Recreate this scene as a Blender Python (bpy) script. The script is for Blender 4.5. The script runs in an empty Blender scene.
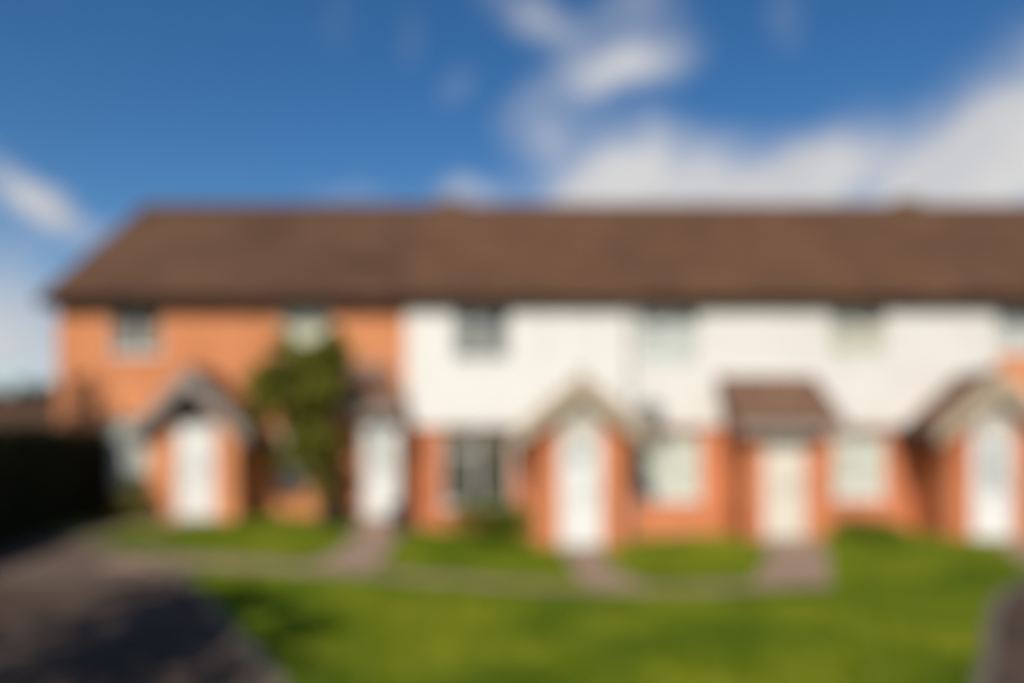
import bpy, bmesh, math, random
from mathutils import Vector, Matrix
R = math.radians
scene = bpy.context.scene
col = scene.collection
PI = math.pi

# ------------------------------------------------------------------ constants
F = 770.0            # focal length of the view in pixels (1024 wide)
CY = -16.0           # camera stands 16 m in front of the facade (facade plane y = 0)
CH = 1.67
SUN_EL, SUN_AZ = 37.0, 13.0      # sun behind the camera, a little to its left
BLUR_PX = 34.0

def lerp(a, b, t): return a + (b - a) * t
def sstep(a, b, x):
    t = max(0.0, min(1.0, (x - a) / (b - a)))
    return t * t * (3 - 2 * t)
def gz(x, y):
    """height of the ground: rises gently towards the house at the left"""
    if x < 1.5:
        s = lerp(0.40, -0.12, sstep(-5.5, 1.5, x))
    else:
        s = lerp(-0.12, 0.06, sstep(1.5, 6.0, x))
    d = y - CY
    far = 1.0 - sstep(30, 60, abs(d - 16))
    return s * sstep(5.0, 12.5, d) * far

# ------------------------------------------------------------------ node helpers
def new_mat(name, base=(.5, .5, .5), rough=.7, spec=.3):
    m = bpy.data.materials.new(name)
    m.use_nodes = True
    b = m.node_tree.nodes['Principled BSDF']
    b.inputs['Base Color'].default_value = (*base, 1)
    b.inputs['Roughness'].default_value = rough
    b.inputs['Specular IOR Level'].default_value = spec
    return m, m.node_tree, b

def node(nt, typ, **kw):
    n = nt.nodes.new(typ)
    for k, v in kw.items():
        setattr(n, k, v)
    return n

def ramp(nt, fac, stops):
    r = node(nt, 'ShaderNodeValToRGB')
    el = r.color_ramp.elements
    while len(el) < len(stops): el.new(0.5)
    for e, (p, c) in zip(el, stops):
        e.position = p; e.color = (*c, 1)
    nt.links.new(fac, r.inputs[0])
    return r.outputs[0]

def noise(nt, vec, scale, detail=4, rough=.55):
    n = node(nt, 'ShaderNodeTexNoise')
    n.inputs['Scale'].default_value = scale
    n.inputs['Detail'].default_value = detail
    n.inputs['Roughness'].default_value = rough
    nt.links.new(vec, n.inputs['Vector'])
    return n.outputs[0]

def position(nt):
    return node(nt, 'ShaderNodeNewGeometry').outputs['Position']

def mixc(nt, fac, a, b, mode='MIX'):
    m = node(nt, 'ShaderNodeMix', data_type='RGBA', blend_type=mode)
    def put(sock, v):
        if hasattr(v, 'is_linked'): nt.links.new(v, sock)
        elif isinstance(v, tuple): sock.default_value = (*v, 1) if len(v) == 3 else v
        else: sock.default_value = v
    put(m.inputs[0], fac); put(m.inputs[6], a); put(m.inputs[7], b)
    return m.outputs[2]

def bump(nt, b, height, strength, dist):
    n = node(nt, 'ShaderNodeBump')
    n.inputs['Strength'].default_value = strength
    n.inputs['Distance'].default_value = dist
    nt.links.new(height, n.inputs['Height'])
    nt.links.new(n.outputs[0], b.inputs['Normal'])

def wall_uv(nt):
    """(x or y, z) of the point, by which way the wall faces"""
    g = node(nt, 'ShaderNodeNewGeometry')
    sp = node(nt, 'ShaderNodeSeparateXYZ'); nt.links.new(g.outputs['Position'], sp.inputs[0])
    sn = node(nt, 'ShaderNodeSeparateXYZ'); nt.links.new(g.outputs['Normal'], sn.inputs[0])
    ab = node(nt, 'ShaderNodeMath', operation='ABSOLUTE'); nt.links.new(sn.outputs[0], ab.inputs[0])
    gt = node(nt, 'ShaderNodeMath', operation='GREATER_THAN'); nt.links.new(ab.outputs[0], gt.inputs[0]); gt.inputs[1].default_value = .7
    mx = node(nt, 'ShaderNodeMix'); nt.links.new(gt.outputs[0], mx.inputs[0])
    nt.links.new(sp.outputs[0], mx.inputs[2]); nt.links.new(sp.outputs[1], mx.inputs[3])
    cb = node(nt, 'ShaderNodeCombineXYZ')
    nt.links.new(mx.outputs[0], cb.inputs[0]); nt.links.new(sp.outputs[2], cb.inputs[1])
    return cb.outputs[0]

def brick_mat(name, c1, c2, mortar):
    m, nt, b = new_mat(name, rough=.9, spec=.1)
    uv = wall_uv(nt)
    br = node(nt, 'ShaderNodeTexBrick')
    nt.links.new(uv, br.inputs['Vector'])
    br.inputs['Color1'].default_value = (*c1, 1)
    br.inputs['Color2'].default_value = (*c2, 1)
    br.inputs['Mortar'].default_value = (*mortar, 1)
    br.inputs['Scale'].default_value = 1.0
    br.inputs['Brick Width'].default_value = .225
    br.inputs['Row Height'].default_value = .075
    br.inputs['Mortar Size'].default_value = .008
    br.inputs['Mortar Smooth'].default_value = .2
    n = noise(nt, position(nt), 1.1, 5)
    tone = ramp(nt, n, [(.3, (.88, .86, .84)), (.7, (1.08, 1.07, 1.06))])
    blot = ramp(nt, noise(nt, position(nt), .45, 3), [(.38, (.86, .80, .77)), (.60, (1.05, 1.05, 1.05))])
    nt.links.new(mixc(nt, 1.0, mixc(nt, 1.0, br.outputs['Color'], tone, 'MULTIPLY'), blot, 'MULTIPLY'), b.inputs['Base Color'])
    inv = node(nt, 'ShaderNodeMath', operation='SUBTRACT'); inv.inputs[0].default_value = 1
    nt.links.new(br.outputs['Fac'], inv.inputs[1])
    bump(nt, b, inv.outputs[0], .6, .008)
    return m

def noisy_mat(name, stops, scale, rough=.8, spec=.2, bstr=0, bdist=.01, detail=5, bscale=None):
    m, nt, b = new_mat(name, rough=rough, spec=spec)
    p = position(nt)
    n = noise(nt, p, scale, detail)
    nt.links.new(ramp(nt, n, stops), b.inputs['Base Color'])
    if bstr:
        bump(nt, b, noise(nt, p, bscale or scale * 6, 4), bstr, bdist)
    return m

def leaf_mat(name, dark, light, scale=2.2):
    m, nt, b = new_mat(name, rough=.55, spec=.25)
    p = position(nt)
    c = ramp(nt, noise(nt, p, scale, 3), [(.36, dark), (.66, light)])
    c2 = ramp(nt, noise(nt, p, 23, 1), [(.3, (.65, .68, .6)), (.7, (1.25, 1.2, 1.1))])
    cc = mixc(nt, 1.0, c, c2, 'MULTIPLY')
    nt.links.new(cc, b.inputs['Base Color'])
    tr = node(nt, 'ShaderNodeBsdfTranslucent'); nt.links.new(cc, tr.inputs[0])
    mx = node(nt, 'ShaderNodeMixShader'); mx.inputs[0].default_value = .25
    nt.links.new(b.outputs[0], mx.inputs[1]); nt.links.new(tr.outputs[0], mx.inputs[2])
    nt.links.new(mx.outputs[0], nt.nodes['Material Output'].inputs[0])
    return m

M = {}
M['brick'] = brick_mat('orange_brick', (.78, .282, .112), (.71, .240, .092), (.60, .40, .24))
M['brick_mid'] = brick_mat('mid_red_brick', (.70, .228, .092), (.60, .175, .070), (.55, .33, .20))
M['brick_red'] = brick_mat('red_brick', (.67, .215, .088), (.57, .160, .062), (.52, .30, .17))
M['tile'] = noisy_mat('brown_roof_tile', [(.3, (.120, .058, .030)), (.7, (.175, .088, .047))], 1.3, .85, .2, .5, .01)
M['porch_tile'] = noisy_mat('porch_roof_tile', [(.3, (.15, .082, .050)), (.7, (.21, .118, .073))], 1.6, .85, .2, .5, .01)
M['tile_dark'] = noisy_mat('darker_roof_tile', [(.3, (.106, .052, .028)), (.7, (.155, .079, .043))], 1.3, .85, .2, .5, .01)
for _k in ('tile', 'tile_dark'):
    _nt = M[_k].node_tree; _b = _nt.nodes['Principled BSDF']; _src = _b.inputs['Base Color'].links[0].from_socket
    _m1 = ramp(_nt, noise(_nt, position(_nt), .55, 6, .65), [(.36, (.74, .74, .76)), (.64, (1.04, 1.04, 1.03))])
    _m2 = ramp(_nt, noise(_nt, position(_nt), 5.5, 3), [(.40, (.82, .83, .82)), (.62, (1.06, 1.05, 1.04))])
    _nt.links.new(mixc(_nt, 1.0, mixc(_nt, 1.0, _src, _m1, 'MULTIPLY'), _m2, 'MULTIPLY'), _b.inputs['Base Color'])
M['ridge'] = noisy_mat('ridge_tile', [(.3, (.13, .072, .045)), (.7, (.19, .108, .07))], 2.5, .85, .2, .3, .01)
M['vent'] = noisy_mat('vent_clay', [(.3, (.24, .185, .145)), (.7, (.30, .24, .20))], 4, .8, .2)
M['board'] = noisy_mat('white_weatherboard', [(.25, (.68, .65, .59)), (.55, (.755, .73, .675)), (.7, (.77, .745, .69))], 1.1, .55, .3, .15, .002, bscale=30)
M['board_warm'] = noisy_mat('cream_weatherboard', [(.25, (.68, .635, .57)), (.55, (.75, .71, .65)), (.7, (.765, .725, .67))], 1.1, .55, .3, .15, .002, bscale=30)
M['white'] = noisy_mat('white_paint', [(.3, (.73, .72, .69)), (.7, (.79, .78, .75))], 3, .4, .4)
M['infill'] = noisy_mat('cream_gable_board', [(.3, (.52, .47, .39)), (.7, (.62, .57, .48))], 5, .6, .3)
M['cream'] = noisy_mat('cream_door_paint', [(.3, (.68, .61, .51)), (.7, (.74, .68, .58))], 3, .4, .4)
M['barge'] = noisy_mat('weathered_cream_timber', [(.3, (.39, .305, .21)), (.7, (.49, .39, .28))], 5, .7, .2, .2, .003)
M['barge_grey'] = noisy_mat('weathered_grey_timber', [(.3, (.25, .21, .18)), (.7, (.34, .29, .255))], 5, .7, .2, .2, .003)
M['fascia'] = noisy_mat('dark_brown_fascia', [(.3, (.045, .027, .017)), (.7, (.065, .040, .026))], 4, .5, .3)
M['gutter'] = noisy_mat('black_plastic_gutter', [(.3, (.045, .028, .018)), (.7, (.06, .038, .025))], 6, .35, .4)
M['black_gutter'] = noisy_mat('black_porch_gutter', [(.3, (.014, .011, .010)), (.7, (.022, .018, .016))], 6, .4, .3)
M['downpipe'] = noisy_mat('grey_downpipe', [(.3, (.22, .22, .22)), (.7, (.30, .30, .30))], 6, .4, .4)
M['dish'] = noisy_mat('grey_dish_enamel', [(.3, (.15, .145, .135)), (.7, (.19, .185, .17))], 5, .5, .3)
M['timber_and_shade'] = noisy_mat('dark_timber_and_shade', [(.3, (.045, .026, .022)), (.7, (.075, .045, .038))], 6, .7, .2)  # garage door timber; on the end house gable it paints shade
M['room'] = noisy_mat('room_plaster', [(.3, (.34, .31, .27)), (.7, (.42, .39, .34))], 2, .9, .1)
M['stone_cloth'] = noisy_mat('stone_curtain', [(.3, (.58, .53, .42)), (.7, (.68, .63, .51))], 4, .9, .1)
M['deep_cloth'] = noisy_mat('dim_curtain', [(.42, (.055, .055, .042)), (.58, (.16, .155, .125))], 3.0, .9, .1)
M['lace'] = noisy_mat('grey_door_lace', [(.3, (.46, .48, .50)), (.7, (.55, .57, .59))], 4, .9, .1)
M['metal'] = noisy_mat('brushed_metal', [(.3, (.45, .43, .40)), (.7, (.6, .58, .54))], 20, .35, .5)
M['metal'].node_tree.nodes['Principled BSDF'].inputs['Metallic'].default_value = 1
M['net'] = noisy_mat('net_curtain', [(.3, (.70, .71, .67)), (.7, (.79, .80, .75))], 4, .9, .1)
M['cream_cloth'] = noisy_mat('cream_curtain', [(.3, (.80, .75, .56)), (.7, (.86, .82, .64))], 4, .9, .1)
M['blind'] = noisy_mat('pale_blind', [(.3, (.60, .585, .56)), (.7, (.67, .655, .63))], 3, .8, .1)
M['grey_cloth'] = noisy_mat('grey_green_curtain', [(.3, (.24, .225, .20)), (.7, (.33, .31, .28))], 4, .9, .1)
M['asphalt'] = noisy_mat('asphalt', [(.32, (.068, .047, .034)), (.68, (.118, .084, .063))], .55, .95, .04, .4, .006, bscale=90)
M['sunlit_asphalt'] = noisy_mat('sunlit_pale_asphalt', [(.3, (.125, .088, .066)), (.7, (.18, .13, .10))], 1.2, .95, .04, .4, .006, bscale=90)  # paler copy of the asphalt, sunlight put into the colour
M['paving'] = noisy_mat('path_paving', [(.3, (.30, .20, .135)), (.7, (.41, .285, .20))], 1.7, .95, .03, .3, .006, bscale=60)
M['kerb'] = noisy_mat('worn_kerb', [(.3, (.13, .105, .085)), (.7, (.19, .155, .12))], 3, .9, .1, .3, .004)
M['concrete'] = noisy_mat('step_concrete', [(.3, (.30, .245, .20)), (.7, (.40, .34, .28))], 3, .9, .1, .3, .004)
M['lawn'] = noisy_mat('lawn_turf', [(.36, (.085, .135, .004)), (.5, (.165, .222, .007)), (.64, (.28, .28, .016))], .7, .95, .05, .5, .02, bscale=40)
M['blade'] = leaf_mat('grass_blade', (.092, .150, .004), (.25, .285, .012), .7)
M['earth'] = noisy_mat('rough_grass_earth', [(.35, (.085, .095, .020)), (.65, (.14, .13, .05))], .25, .95, .05)
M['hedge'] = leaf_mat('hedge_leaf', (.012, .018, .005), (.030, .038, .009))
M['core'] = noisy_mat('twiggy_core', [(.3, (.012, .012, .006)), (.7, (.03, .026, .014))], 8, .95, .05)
M['leaf'] = leaf_mat('olive_leaf', (.095, .105, .014), (.32, .31, .034), 1.5)
M['leaf_green'] = leaf_mat('green_leaf', (.080, .115, .008), (.20, .25, .018))
M['leaf_blue'] = leaf_mat('bluish_leaf', (.030, .045, .028), (.070, .090, .055))
M['leaf_tan'] = leaf_mat('dry_olive_leaf', (.16, .15, .035), (.30, .25, .08))
M['leaf_far'] = leaf_mat('far_leaf', (.035, .040, .016), (.07, .07, .03), .25)
M['bark'] = noisy_mat('bark', [(.3, (.06, .038, .022)), (.7, (.13, .085, .052))], 9, .9, .1, .6, .01)
M['pot'] = noisy_mat('dark_glazed_pot', [(.3, (.035, .022, .028)), (.7, (.06, .04, .048))], 5, .3, .5)
M['far_brick'] = brick_mat('far_brick', (.30, .14, .08), (.25, .11, .06), (.28, .2, .14))
M['far_tile'] = noisy_mat('far_roof_tile', [(.3, (.085, .043, .028)), (.7, (.12, .066, .043))], 1.2, .9, .1)

def glass_mat():
    m = bpy.data.materials.new('window_glass'); m.use_nodes = True
    nt = m.node_tree; nt.nodes.remove(nt.nodes['Principled BSDF'])
    tr = node(nt, 'ShaderNodeBsdfTransparent'); tr.inputs[0].default_value = (.95, .965, .95, 1)
    gl = node(nt, 'ShaderNodeBsdfGlossy'); gl.inputs['Roughness'].default_value = .02
    fr = node(nt, 'ShaderNodeFresnel'); fr.inputs[0].default_value = 1.5
    ad = node(nt, 'ShaderNodeMath', operation='MULTIPLY_ADD'); nt.links.new(fr.outputs[0], ad.inputs[0])
    ad.inputs[1].default_value = 1.0; ad.inputs[2].default_value = .02
    bf = node(nt, 'ShaderNodeMath', operation='SUBTRACT'); bf.inputs[0].default_value = 1
    nt.links.new(node(nt, 'ShaderNodeNewGeometry').outputs['Backfacing'], bf.inputs[1])
    fa = node(nt, 'ShaderNodeMath', operation='MULTIPLY'); nt.links.new(ad.outputs[0], fa.inputs[0]); nt.links.new(bf.outputs[0], fa.inputs[1])
    mx = node(nt, 'ShaderNodeMixShader'); nt.links.new(fa.outputs[0], mx.inputs[0])
    nt.links.new(tr.outputs[0], mx.inputs[1]); nt.links.new(gl.outputs[0], mx.inputs[2])
    nt.links.new(mx.outputs[0], nt.nodes['Material Output'].inputs[0])
    return m
M['glass'] = glass_mat()

# ------------------------------------------------------------------ mesh helpers
class MB:
    def __init__(s): s.v = []; s.f = []
    def quad(s, *ps):
        i = len(s.v); s.v += [tuple(p) for p in ps]; s.f.append(tuple(range(i, i + len(ps))))
    def box(s, x0, x1, y0, y1, z0, z1):
        i = len(s.v)
        s.v += [(x0,y0,z0),(x1,y0,z0),(x1,y1,z0),(x0,y1,z0),(x0,y0,z1),(x1,y0,z1),(x1,y1,z1),(x0,y1,z1)]
        for f in ((0,3,2,1),(4,5,6,7),(0,1,5,4),(1,2,6,5),(2,3,7,6),(3,0,4,7)):
            s.f.append(tuple(i + k for k in f))
    def prism(s, poly, a, b):
        """poly: list of 3D points (planar); extruded by vector b-a"""
        n = len(poly); i = len(s.v); d = Vector(b) - Vector(a)
        s.v += [tuple(p) for p in poly] + [tuple(Vector(p) + d) for p in poly]
        s.f.append(tuple(i + k for k in range(n))[::-1]); s.f.append(tuple(i + n + k for k in range(n)))
        for k in range(n):
            k2 = (k + 1) % n
            s.f.append((i + k, i + k2, i + n + k2, i + n + k))
    def tube(s, pts, rads, seg=8):
        i0 = len(s.v); pts = [Vector(p) for p in pts]
        for k, p in enumerate(pts):
            d = (pts[min(k + 1, len(pts) - 1)] - pts[max(k - 1, 0)]).normalized()
            a = d.orthogonal().normalized(); b = d.cross(a)
            r = rads[k] if hasattr(rads, '__len__') else rads
            for j in range(seg):
                t = 2 * PI * j / seg
                s.v.append(tuple(p + a * (r * math.cos(t)) + b * (r * math.sin(t))))
        for k in range(len(pts) - 1):
            for j in range(seg):
                j2 = (j + 1) % seg
                s.f.append((i0 + k*seg + j, i0 + k*seg + j2, i0 + (k+1)*seg + j2, i0 + (k+1)*seg + j))
        s.f.append(tuple(i0 + j for j in range(seg))[::-1])
        s.f.append(tuple(i0 + (len(pts)-1)*seg + j for j in range(seg)))
    def lathe(s, cx, cy, prof, seg=20):
        i0 = len(s.v)
        for r, z in prof:
            for j in range(seg):
                t = 2 * PI * j / seg
                s.v.append((cx + r * math.cos(t), cy + r * math.sin(t), z))
        for k in range(len(prof) - 1):
            for j in range(seg):
                j2 = (j + 1) % seg
                s.f.append((i0 + k*seg + j, i0 + k*seg + j2, i0 + (k+1)*seg + j2, i0 + (k+1)*seg + j))
    def build(s, name, mat, parent=None, fix=True):
        me = bpy.data.meshes.new(name)
        off = Vector((0, 0, 0))
        p = parent
        while p is not None:
            off += p.location; p = p.parent
        me.from_pydata([tuple(Vector(v) - off) for v in s.v], [], s.f)
        if fix and len(s.f) < 4000:
            bm = bmesh.new(); bm.from_mesh(me)
            bmesh.ops.recalc_face_normals(bm, faces=bm.faces); bm.to_mesh(me); bm.free()
        me.materials.append(mat)
        o = bpy.data.objects.new(name, me); col.objects.link(o)
        o.parent = parent
        return o

def tag(o, label=None, cat=None, group=None, kind=None):
    if label: o['label'] = label
    if cat: o['category'] = cat
    if group: o['group'] = group
    if kind: o['kind'] = kind
    return o
def empty(name, loc):
    o = bpy.data.objects.new(name, None); o.location = loc; col.objects.link(o); return o

def wall_open(mb, x0, x1, z0, z1, y, th, opens, top=True):
    """front wall facing -Y with real openings (x0,x1,z0,z1) and their reveals"""
    xs = sorted({x0, x1, *[v for o in opens for v in o[:2]]})
    zs = sorted({z0, z1, *[v for o in opens for v in o[2:]]})
    for a, b in zip(xs, xs[1:]):
        for c, d in zip(zs, zs[1:]):
            mx, mz = (a + b) / 2, (c + d) / 2
            if any(o[0] < mx < o[1] and o[2] < mz < o[3] for o in opens): continue
            mb.quad((a,y,c),(b,y,c),(b,y,d),(a,y,d))
            mb.quad((b,y+th,c),(a,y+th,c),(a,y+th,d),(b,y+th,d))
    for a, b, c, d in opens:
        mb.quad((a,y,c),(a,y,d),(a,y+th,d),(a,y+th,c)); mb.quad((b,y,d),(b,y,c),(b,y+th,c),(b,y+th,d))
        mb.quad((a,y,d),(b,y,d),(b,y+th,d),(a,y+th,d)); mb.quad((b,y,c),(a,y,c),(a,y+th,c),(b,y+th,c))

def W(px, d=16.0): return (px - 512) * d / F
def Z(py, d=16.0): return CH + (455 - py) * d / F

# ------------------------------------------------------------------ windows, doors
def make_window(root, a, b, c, d, y, cloth=None, mode='full', mull=1, seed=0):
    """casement window filling the opening a..b, c..d; cloth: curtain material"""
    fw = .055; yy = y + .07
    m = MB()
    m.box(a, a+fw, yy, yy+.06, c, d); m.box(b-fw, b, yy, yy+.06, c, d)
    m.box(a+fw, b-fw, yy+.002, yy+.058, c, c+fw); m.box(a+fw, b-fw, yy+.002, yy+.058, d-fw, d)
    n = mull + 1
    for k in range(1, n):
        x = a + (b - a) * k / n
        m.box(x-.03, x+.03, yy+.004, yy+.056, c+fw, d-fw)
    # one opening light has a top fanlight bar
    xs0, xs1 = a + fw, a + (b - a) / n - .03
    m.box(xs0, xs1, yy+.006, yy+.054, d - (d-c)*.3 - .02, d - (d-c)*.3 + .02)
    w = m.build('window', M['white'], root)
    p = MB(); p.box(a+fw*.5, b-fw*.5, yy+.028, yy+.034, c+fw*.5, d-fw*.5)
    p.build('pane', M['glass'], w)
    s = MB(); s.box(a-.05, b+.05, y-.05, yy-.002, c-.045, c-.002)
    s.build('sill', M['white'], w)
    if cloth:
        rng = random.Random(seed)
        def curtain(xa, xb, za, zb, fold=.022, wl=.11):
            k = max(6, int((xb - xa) / .018)); q = MB(); ph = rng.random() * 6
            pts = [(xa + (xb-xa)*i/k, yy + .115 + fold*math.sin(2*PI*(xa+(xb-xa)*i/k)/wl + ph)) for i in range(k+1)]
            for (xx, yv), (x2, y2) in zip(pts, pts[1:]):
                q.quad((xx, yv, za), (x2, y2, za), (x2, y2, zb), (xx, yv, zb))
            q.build('curtain', cloth, w)
        if mode == 'full': curtain(a-.03, b+.03, c-.03, d+.02)
        elif mode == 'blind':
            q = MB(); q.box(a+.01, b-.01, yy+.10, yy+.106, c+.03, d); q.build('blind', cloth, w)
        elif mode == 'sides':
            ww = (b - a) * .3
            curtain(a-.03, a+ww, c-.03, d+.02); curtain(b-ww, b+.03, c-.03, d+.02)
    return w

def make_door(root, xc, y, z0, w=.84, h=2.02, mat='white', glazed=0, panel_top=0):
    fr = MB(); f = .045; a, b = xc - w/2, xc + w/2
    fr.box(a-f, a, y-.02, y+.08, z0, z0+h+f); fr.box(b, b+f, y-.02, y+.08, z0, z0+h+f); fr.box(a, b, y-.018, y+.078, z0+h, z0+h+f)
    d = MB(); yy = y + .02
    pan = [] if glazed == 0 else [(a+.16, b-.16, z0+1.02, z0+h-.16)] if glazed == 1 else [(a+.2, b-.2, z0+1.5, z0+h-.14)]
    wall_open(d, a+.004, b-.004, z0+.012, z0+h-.004, yy, .045, pan)
    # raised panel mouldings
    def mould(x0, x1, c0, c1):
        t = .025
        d.box(x0, x1, yy-.014, yy-.001, c0, c0+t); d.box(x0, x1, yy-.014, yy-.001, c1-t, c1)
        d.box(x0, x0+t, yy-.013, yy-.001, c0+t, c1-t); d.box(x1-t, x1, yy-.013, yy-.001, c0+t, c1-t)
    for x0, x1 in ((a+.1, xc-.05), (xc+.05, b-.1)):
        mould(x0, x1, z0+.18, z0+.82)
        if glazed == 0: mould(x0, x1, z0+1.05, z0+h-.15)
        if glazed == 2: mould(x0, x1, z0+1.05, z0+1.42)
    dr = d.build('door', M[mat], root)
    fr.build('frame', M['white'], dr)
    for q in pan:
        g = MB(); g.box(q[0]-.01, q[1]+.01, yy+.018, yy+.026, q[2]-.01, q[3]+.01); g.build('pane', M['glass'], dr)
        t = MB(); t.box(q[0], q[1], yy+.060, yy+.064, q[2], q[3]); t.build('lace', M['lace'], dr)
    hd = MB(); hd.box(b-.10, b-.06, yy-.012, yy-.001, z0+.95, z0+1.15); hd.box(b-.20, b-.065, yy-.05, yy-.03, z0+1.06, z0+1.08); hd.box(b-.085, b-.068, yy-.031, yy-.012, z0+1.062, z0+1.078)
    hd.build('handle', M['metal'], dr)
    lb = MB(); lb.box(xc-.13, xc+.13, yy-.012, yy-.001, z0+.90, z0+.965); lb.box(xc-.115, xc+.115, yy-.018, yy-.012, z0+.91, z0+.955)
    lb.build('letterbox', M['metal'], dr)
    return dr

# ------------------------------------------------------------------ roofs
def courses(mb, x0, x1, y0, z0, y1, z1, n, t=.02, xa=0, xb=0):
    """tile courses climbing from (y0,z0) to (y1,z1); xa/xb: inset of the two ends at the top (hips)"""
    for k in range(n):
        a, b = k / n, (k + 1) / n
        ya, za, yb, zb = lerp(y0,y1,a), lerp(z0,z1,a), lerp(y0,y1,b), lerp(z0,z1,b)
        l0, l1 = x0 + xa*a, x0 + xa*b; r0, r1 = x1 - xb*a, x1 - xb*b
        mb.quad((l0,ya,za+t),(r0,ya,za+t),(r1,yb,zb),(l1,yb,zb))
        mb.quad((l0,ya,za),(r0,ya,za),(r0,ya,za+t),(l0,ya,za+t))
        mb.quad((l0,ya,za),(l0,ya,za+t),(l1,yb,zb)); mb.quad((r0,ya,za+t),(r0,ya,za),(r1,yb,zb))

EY, EZ, RY, RZ = -.29, 4.91, 4.2, 8.20       # eaves and ridge lines of the long roof
def main_roof(root, x0, x1, mat, vents=()):
    sl = (RZ - EZ) / (RY - EY); by = 2*RY - EY
    m = MB()
    courses(m, x0, x1, EY, EZ, RY, RZ, 19, .022)
    courses(m, x0, x1, by, EZ, RY, RZ, 19, .022)
    th = .09
    m.quad((x0,EY,EZ),(x0,RY,RZ),(x0,RY,RZ-th),(x0,EY,EZ-th)); m.quad((x1,EY,EZ),(x1,RY,RZ),(x1,RY,RZ-th),(x1,EY,EZ-th))
    m.quad((x0,by,EZ),(x0,RY,RZ),(x0,RY,RZ-th),(x0,by,EZ-th)); m.quad((x1,by,EZ),(x1,RY,RZ),(x1,RY,RZ-th),(x1,by,EZ-th))
    m.quad((x0,EY,EZ-th),(x1,EY,EZ-th),(x1,RY,RZ-th),(x0,RY,RZ-th)); m.quad((x0,by,EZ-th),(x1,by,EZ-th),(x1,RY,RZ-th),(x0,RY,RZ-th))
    r = m.build('roof', mat, root, fix=False)
    c = MB(); n = max(1, int((x1 - x0) / .45)); st = (x1 - x0) / n
    for k in range(n):
        xa = x0 + k*st
        pr = [(RY + .15*math.cos(t), RZ - .045 + .11*math.sin(t)) for t in [PI*i/6 for i in range(7)]]
        c.prism([(xa+.004, yy, zz) for yy, zz in pr], (0,0,0), (st-.008, 0, 0))
    c.build('ridge_tiles', M['ridge'], r)
    for vx in vents:
        v = MB(); v.box(vx-.30, vx+.30, RY-.16, RY+.16, RZ+.02, RZ+.10); v.box(vx-.36, vx+.36, RY-.2, RY+.2, RZ+.10, RZ+.14)
        for k in range(3): v.box(vx-.26+k*.18, vx-.10+k*.18, RY-.12, RY+.12, RZ+.14, RZ+.20)
        v.build('ridge_vent', M['vent'], r)
    return r

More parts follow.
